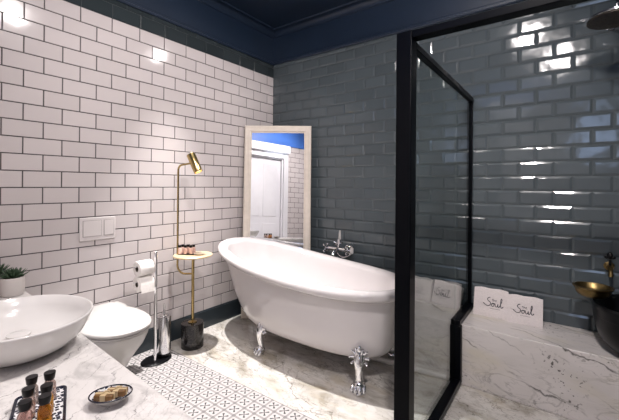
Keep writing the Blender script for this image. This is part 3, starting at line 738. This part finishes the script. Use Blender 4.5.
def towel(name, A, ex, W_, Hh, tilt, th, lab, text=True, skew=0, rnd=0):
    """folded towel leaning back: A = front lower left corner, ex = direction along its lower edge (degrees), tilt = lean angle"""
    o = thing('folded_towel', A, lab, 'towel', 'towels on the marble ledge')
    X = Vector((math.cos(math.radians(ex)), math.sin(math.radians(ex)), 0)); B_ = Vector((-X.y, X.x, 0))
    U_ = Vector((0,0,1))*math.cos(tilt) + B_*math.sin(tilt); N_ = (B_*math.cos(tilt) - Vector((0,0,1))*math.sin(tilt))   # N_: away from the room
    R0 = Matrix.Rotation(skew, 3, N_)
    Xs, Us = R0 @ X, R0 @ U_
    def P(u, v, d): return Vector(A) + Xs*u + Us*v + N_*d
    nu, nv = 14, 12; rnd_ = random.Random(int(W_*1e5)+int(A[0]*1000))
    lay = 3
    for li in range(lay):
        d0 = th*li/lay; d1 = th*(li+1)/lay*.985
        m = MB(); rings = []
        for i in range(nu+1):
            u = W_*i/nu; ew = .35+.65*math.sin(PI*min(1,max(0,(i+.6)/(nu+1.2))))**.35
            ring = []
            vt = Hh*(1-.02*li) - .0018*math.cos(i*.9+li) - .004*abs(2*i/nu-1)**5; vb = .001*li
            seq = [(vb,.5)] + [(vb+(vt-vb)*j/nv, 0) for j in range(nv+1)] + [(vt,.5)] + [(vt-(vt-vb)*j/nv, 1) for j in range(nv+1)]
            for v, s_ in seq:
                e = 1 if 0 < v < vt else .0
                mid = (d0+d1)/2; hw = (d1-d0)/2*ew
                endr = min(1, (v-vb)/.012, (vt-v)/.012) if vt > v > vb else .25
                d = mid + (2*s_-1)*hw*max(.3, endr) if s_ != .5 else mid
                wob = .0022*math.sin(u*31+v*17+li)+.0016*math.sin(v*43-u*12)
                ring.append(P(u - (.0 if i not in (0,) else -.0), v, d + wob))
            rings.append(ring)
        m.loft(rings)
        m.build('towel_fold' if li else 'front_fold', M['towel'] if li < 2 else M['towelgrey'], o, ang=70)
    if text:
        m = MB(); sc_ = W_*.185; u0 = W_*(.36 if rnd == 0 else rnd); v0 = Hh*.36
        def S2(p_): 
            u, v = u0+p_[0]*sc_, v0+p_[1]*sc_
            return P(u, v, -.0008 + .0022*math.sin(u*31+v*17)+.0016*math.sin(v*43-u*12) + th/6*(1-1.0) )
        for k_, sts in STROKES.items():
            for st in sts:
                # smooth the stroke
                pts = []
                for i in range(len(st)-1):
                    p0, p1, p2, p3 = st[max(i-1,0)], st[i], st[i+1], st[min(i+2,len(st)-1)]
                    for q_ in (0,.25,.5,.75):
                        pts.append(tuple(.5*((2*p1[j])+(-p0[j]+p2[j])*q_+(2*p0[j]-5*p1[j]+4*p2[j]-p3[j])*q_*q_+(-p0[j]+3*p1[j]-3*p2[j]+p3[j])*q_**3) for j in (0,1)))
                pts.append(st[-1])
                rad = .0010 if k_ in 'the' else .0024
                m.tube([S2(p_) for p_ in pts], rad, 6)
        for i in range(9): m.tube([S2((.70+i*.17,-.30)), S2((.80+i*.17,-.30))], .0014, 6)
        m.build('embroidery', M['thread'], o)
    return o
towel('a', (2.078,-.150,LZ+.001), 0, .215, .196, math.radians(17), .042, 'white towel with dark lettering right beside the black wall post, in the shower', rnd=.38)
towel('b', (2.292,-.168,LZ+.001), 1.5, .205, .186, math.radians(20), .036, 'white folded towel with dark lettering, rightmost on the marble ledge', rnd=.26)
towel('c', (1.765,-.098,LZ+.012), -4, .215, .175, math.radians(12), .045, 'tilted towel with lettering seen through the glass next to the black wall post', rnd=.12, skew=math.radians(6))
towel('d', (1.585,-.100,LZ+.004), 0, .175, .180, math.radians(12), .042, 'plain white towel seen through the glass beside the tall black post', text=False)

# ------------------------------------------------------------------ black basin, brass bowl, tap, shower head
kb = thing('black_stone_basin', (3.0,-.285,LZ), 'deep round black stone basin on the marble ledge at the right edge', 'basin')
m = MB(); m.lathe((3.0,-.285,LZ), [(.110,0),(.125,.003),(.195,.032),(.235,.085),(.253,.150),(.260,.215),(.262,.245),(.264,.258),(.260,.268),(.252,.270),(.242,.266),(.236,.250),(.215,.160),(.17,.08),(.08,.045),(.001,.04)], 64)
m.build('basin_bowl', M['blackpot'], kb, ang=50)
m = MB()
m.tube([(3.0+(.2555)*math.cos(2*PI*k/48), -.285+(.2555)*math.sin(2*PI*k/48), LZ+.205) for k in range(49)], .0045, 8); m.build('raised_band', M['blackpot'], kb)
bb = thing('brass_bowl', (2.742,-.245,LZ+.272), 'aged brass hammam bowl resting on the rim of the black basin', 'bowl')
m = MB(); m.lathe((2.742,-.245,LZ+.272), [(.030,0),(.052,.004),(.074,.018),(.084,.036),(.085,.050),(.090,.056),(.097,.060),(.097,.066),(.086,.0665),(.078,.046),(.055,.018),(.001,.010)], 56)
m.build('bowl_body', M['oldbrass'], bb, ang=50)
tp = thing('wall_tap', (2.832,-.012,.80), 'small aged brass tap on the dark tiles above the black basin', 'tap')
m = MB(); m.axlathe((2.832,-.012,.80), (2.832,-.1,.80), [(.026,0),(.027,.004),(.014,.010),(.013,.05),(.018,.06)], 20)
m.tube([(2.832,-.06,.80),(2.832,-.095,.802),(2.832,-.125,.785),(2.832,-.130,.755)], [.013,.012,.010,.012], 12); m.build('tap_body', M['oldbrass'], tp)
m = MB(); m.tube([(2.832,-.07,.80),(2.832,-.07,.850)], .007, 10); m.ball((2.832,-.07,.872), (.016,.010,.024)); m.ball((2.815,-.07,.862), (.012,.008,.010)); m.ball((2.849,-.07,.862), (.012,.008,.010)); m.build('tap_handle', M['blackplastic'], tp)
hh = thing('rain_shower_head', (2.83,-.012,2.24), 'round rain shower head on a wall arm at the top right', 'shower head')
m = MB(); m.axlathe((2.83,-.012,2.30), (2.83,-.1,2.30), [(.03,0),(.03,.006),(.012,.012)], 20); m.tube([(2.83,-.012,2.30),(2.83,-.30,2.30),(2.83,-.37,2.295),(2.83,-.40,2.27),(2.83,-.40,2.22)], .011, 12); m.build('shower_arm', M['chrome'], hh)
m = MB(); m.lathe((2.83,-.40,2.195), [(.136,.0),(.140,.003),(.140,.010),(.134,.015),(.05,.024),(.022,.036),(.001,.038)], 56); m.build('head_disc', M['chrome'], hh)
m = MB(); m.lathe((2.83,-.40,2.190), [(.130,0),(.130,.006)], 48)
for rr_, n_ in ((.03,6),(.06,12),(.09,18),(.117,24)):
    for k in range(n_): m.ball((2.83+rr_*math.cos(2*PI*k/n_), -.40+rr_*math.sin(2*PI*k/n_), 2.189), (.003,.003,.002), 6, 4)
m.build('nozzle_plate', M['headplate'], hh)

# ------------------------------------------------------------------ light
def spot(loc, to, power, size, rad, col, blend=.5):
    l_ = bpy.data.lights.new('spot', 'SPOT'); l_.energy = power; l_.spot_size = math.radians(size); l_.spot_blend = blend; l_.shadow_soft_size = rad; l_.color = col
    o = bpy.data.objects.new('spot_light', l_); COL.objects.link(o); o.location = loc
    o.rotation_euler = (Vector(to)-Vector(loc)).to_track_quat('-Z','Y').to_euler(); return o
hdir = (hd1-hd0).normalized()
spot(hd1 - hdir*.012, hd1 + Vector((.25,.03,-.69)), 5, 112, .02, (1,.92,.82), .5)
WARM = (1,.93,.905)
def wash(loc, to, pw, sz=115, rad=.035, col=WARM, bl=.9): spot(loc, to, pw, sz, rad, col, bl)
wash((.32,-1.25,ZC-.03), (.84,-1.30,0), 560, 56, .022, (1,.97,.95), .75)
wash((1.60,-.42,ZC-.03), (.3,-1.2,.6), 24, 120, .03)
wash((1.75,-1.85,ZC-.03), (0,-1.05,1.75), 104, 96)
wash((2.05,-2.75,ZC-.03), (0,-2.2,1.5), 52, 80)
wash((2.30,-1.60,ZC-.03), (1.45,0,1.9), 96, 115, .06)
wash((2.55,-2.45,ZC-.03), (2.7,-.4,.3), 190, 90, .07)
wash((1.55,-2.45,ZC-.03), (1.35,-2.6,0), 80, 75)
wash((1.90,-1.50,ZC-.03), (1.9,-3.1,1.5), 190, 95)
wash((1.9,-2.35,1.75), (1.95,-3.1,2.78), 30, 55, .05, (.8,.9,1), .8)
wd = bpy.data.worlds.new('room_air'); SC.world = wd; wd.use_nodes = True
wd.node_tree.nodes['Background'].inputs[0].default_value = (.5,.6,.8,1); wd.node_tree.nodes['Background'].inputs[1].default_value = .05

# ------------------------------------------------------------------ camera
cd = bpy.data.cameras.new('camera'); cam = bpy.data.objects.new('camera', cd); COL.objects.link(cam); SC.camera = cam
cx, cy, cz, yaw, pitch, roll, fpx, sy_ = 2.6084, -2.8809, 1.2912, .6299, .0023, .0080, 350.6449, -26.1357
Fv = Vector((-math.sin(yaw)*math.cos(pitch), math.cos(yaw)*math.cos(pitch), math.sin(pitch)))
Rv = Vector((math.cos(yaw), math.sin(yaw), 0)); Uv = Rv.cross(Fv)
R2 = Rv*math.cos(roll) + Uv*math.sin(roll); U2 = -Rv*math.sin(roll) + Uv*math.cos(roll)
cam.matrix_world = Matrix(((R2.x,U2.x,-Fv.x,cx),(R2.y,U2.y,-Fv.y,cy),(R2.z,U2.z,-Fv.z,cz),(0,0,0,1)))
cd.sensor_fit = 'HORIZONTAL'; cd.sensor_width = 36; cd.lens = fpx/619*36; cd.shift_y = sy_/619; cd.clip_start = .02
SC.view_settings.view_transform = 'Standard'; SC.view_settings.look = 'None'; SC.view_settings.gamma = 1; SC.view_settings.exposure = 0.14
SC.view_settings.use_curve_mapping = False
SC.cycles.max_bounces = 10; SC.cycles.transparent_max_bounces = 8
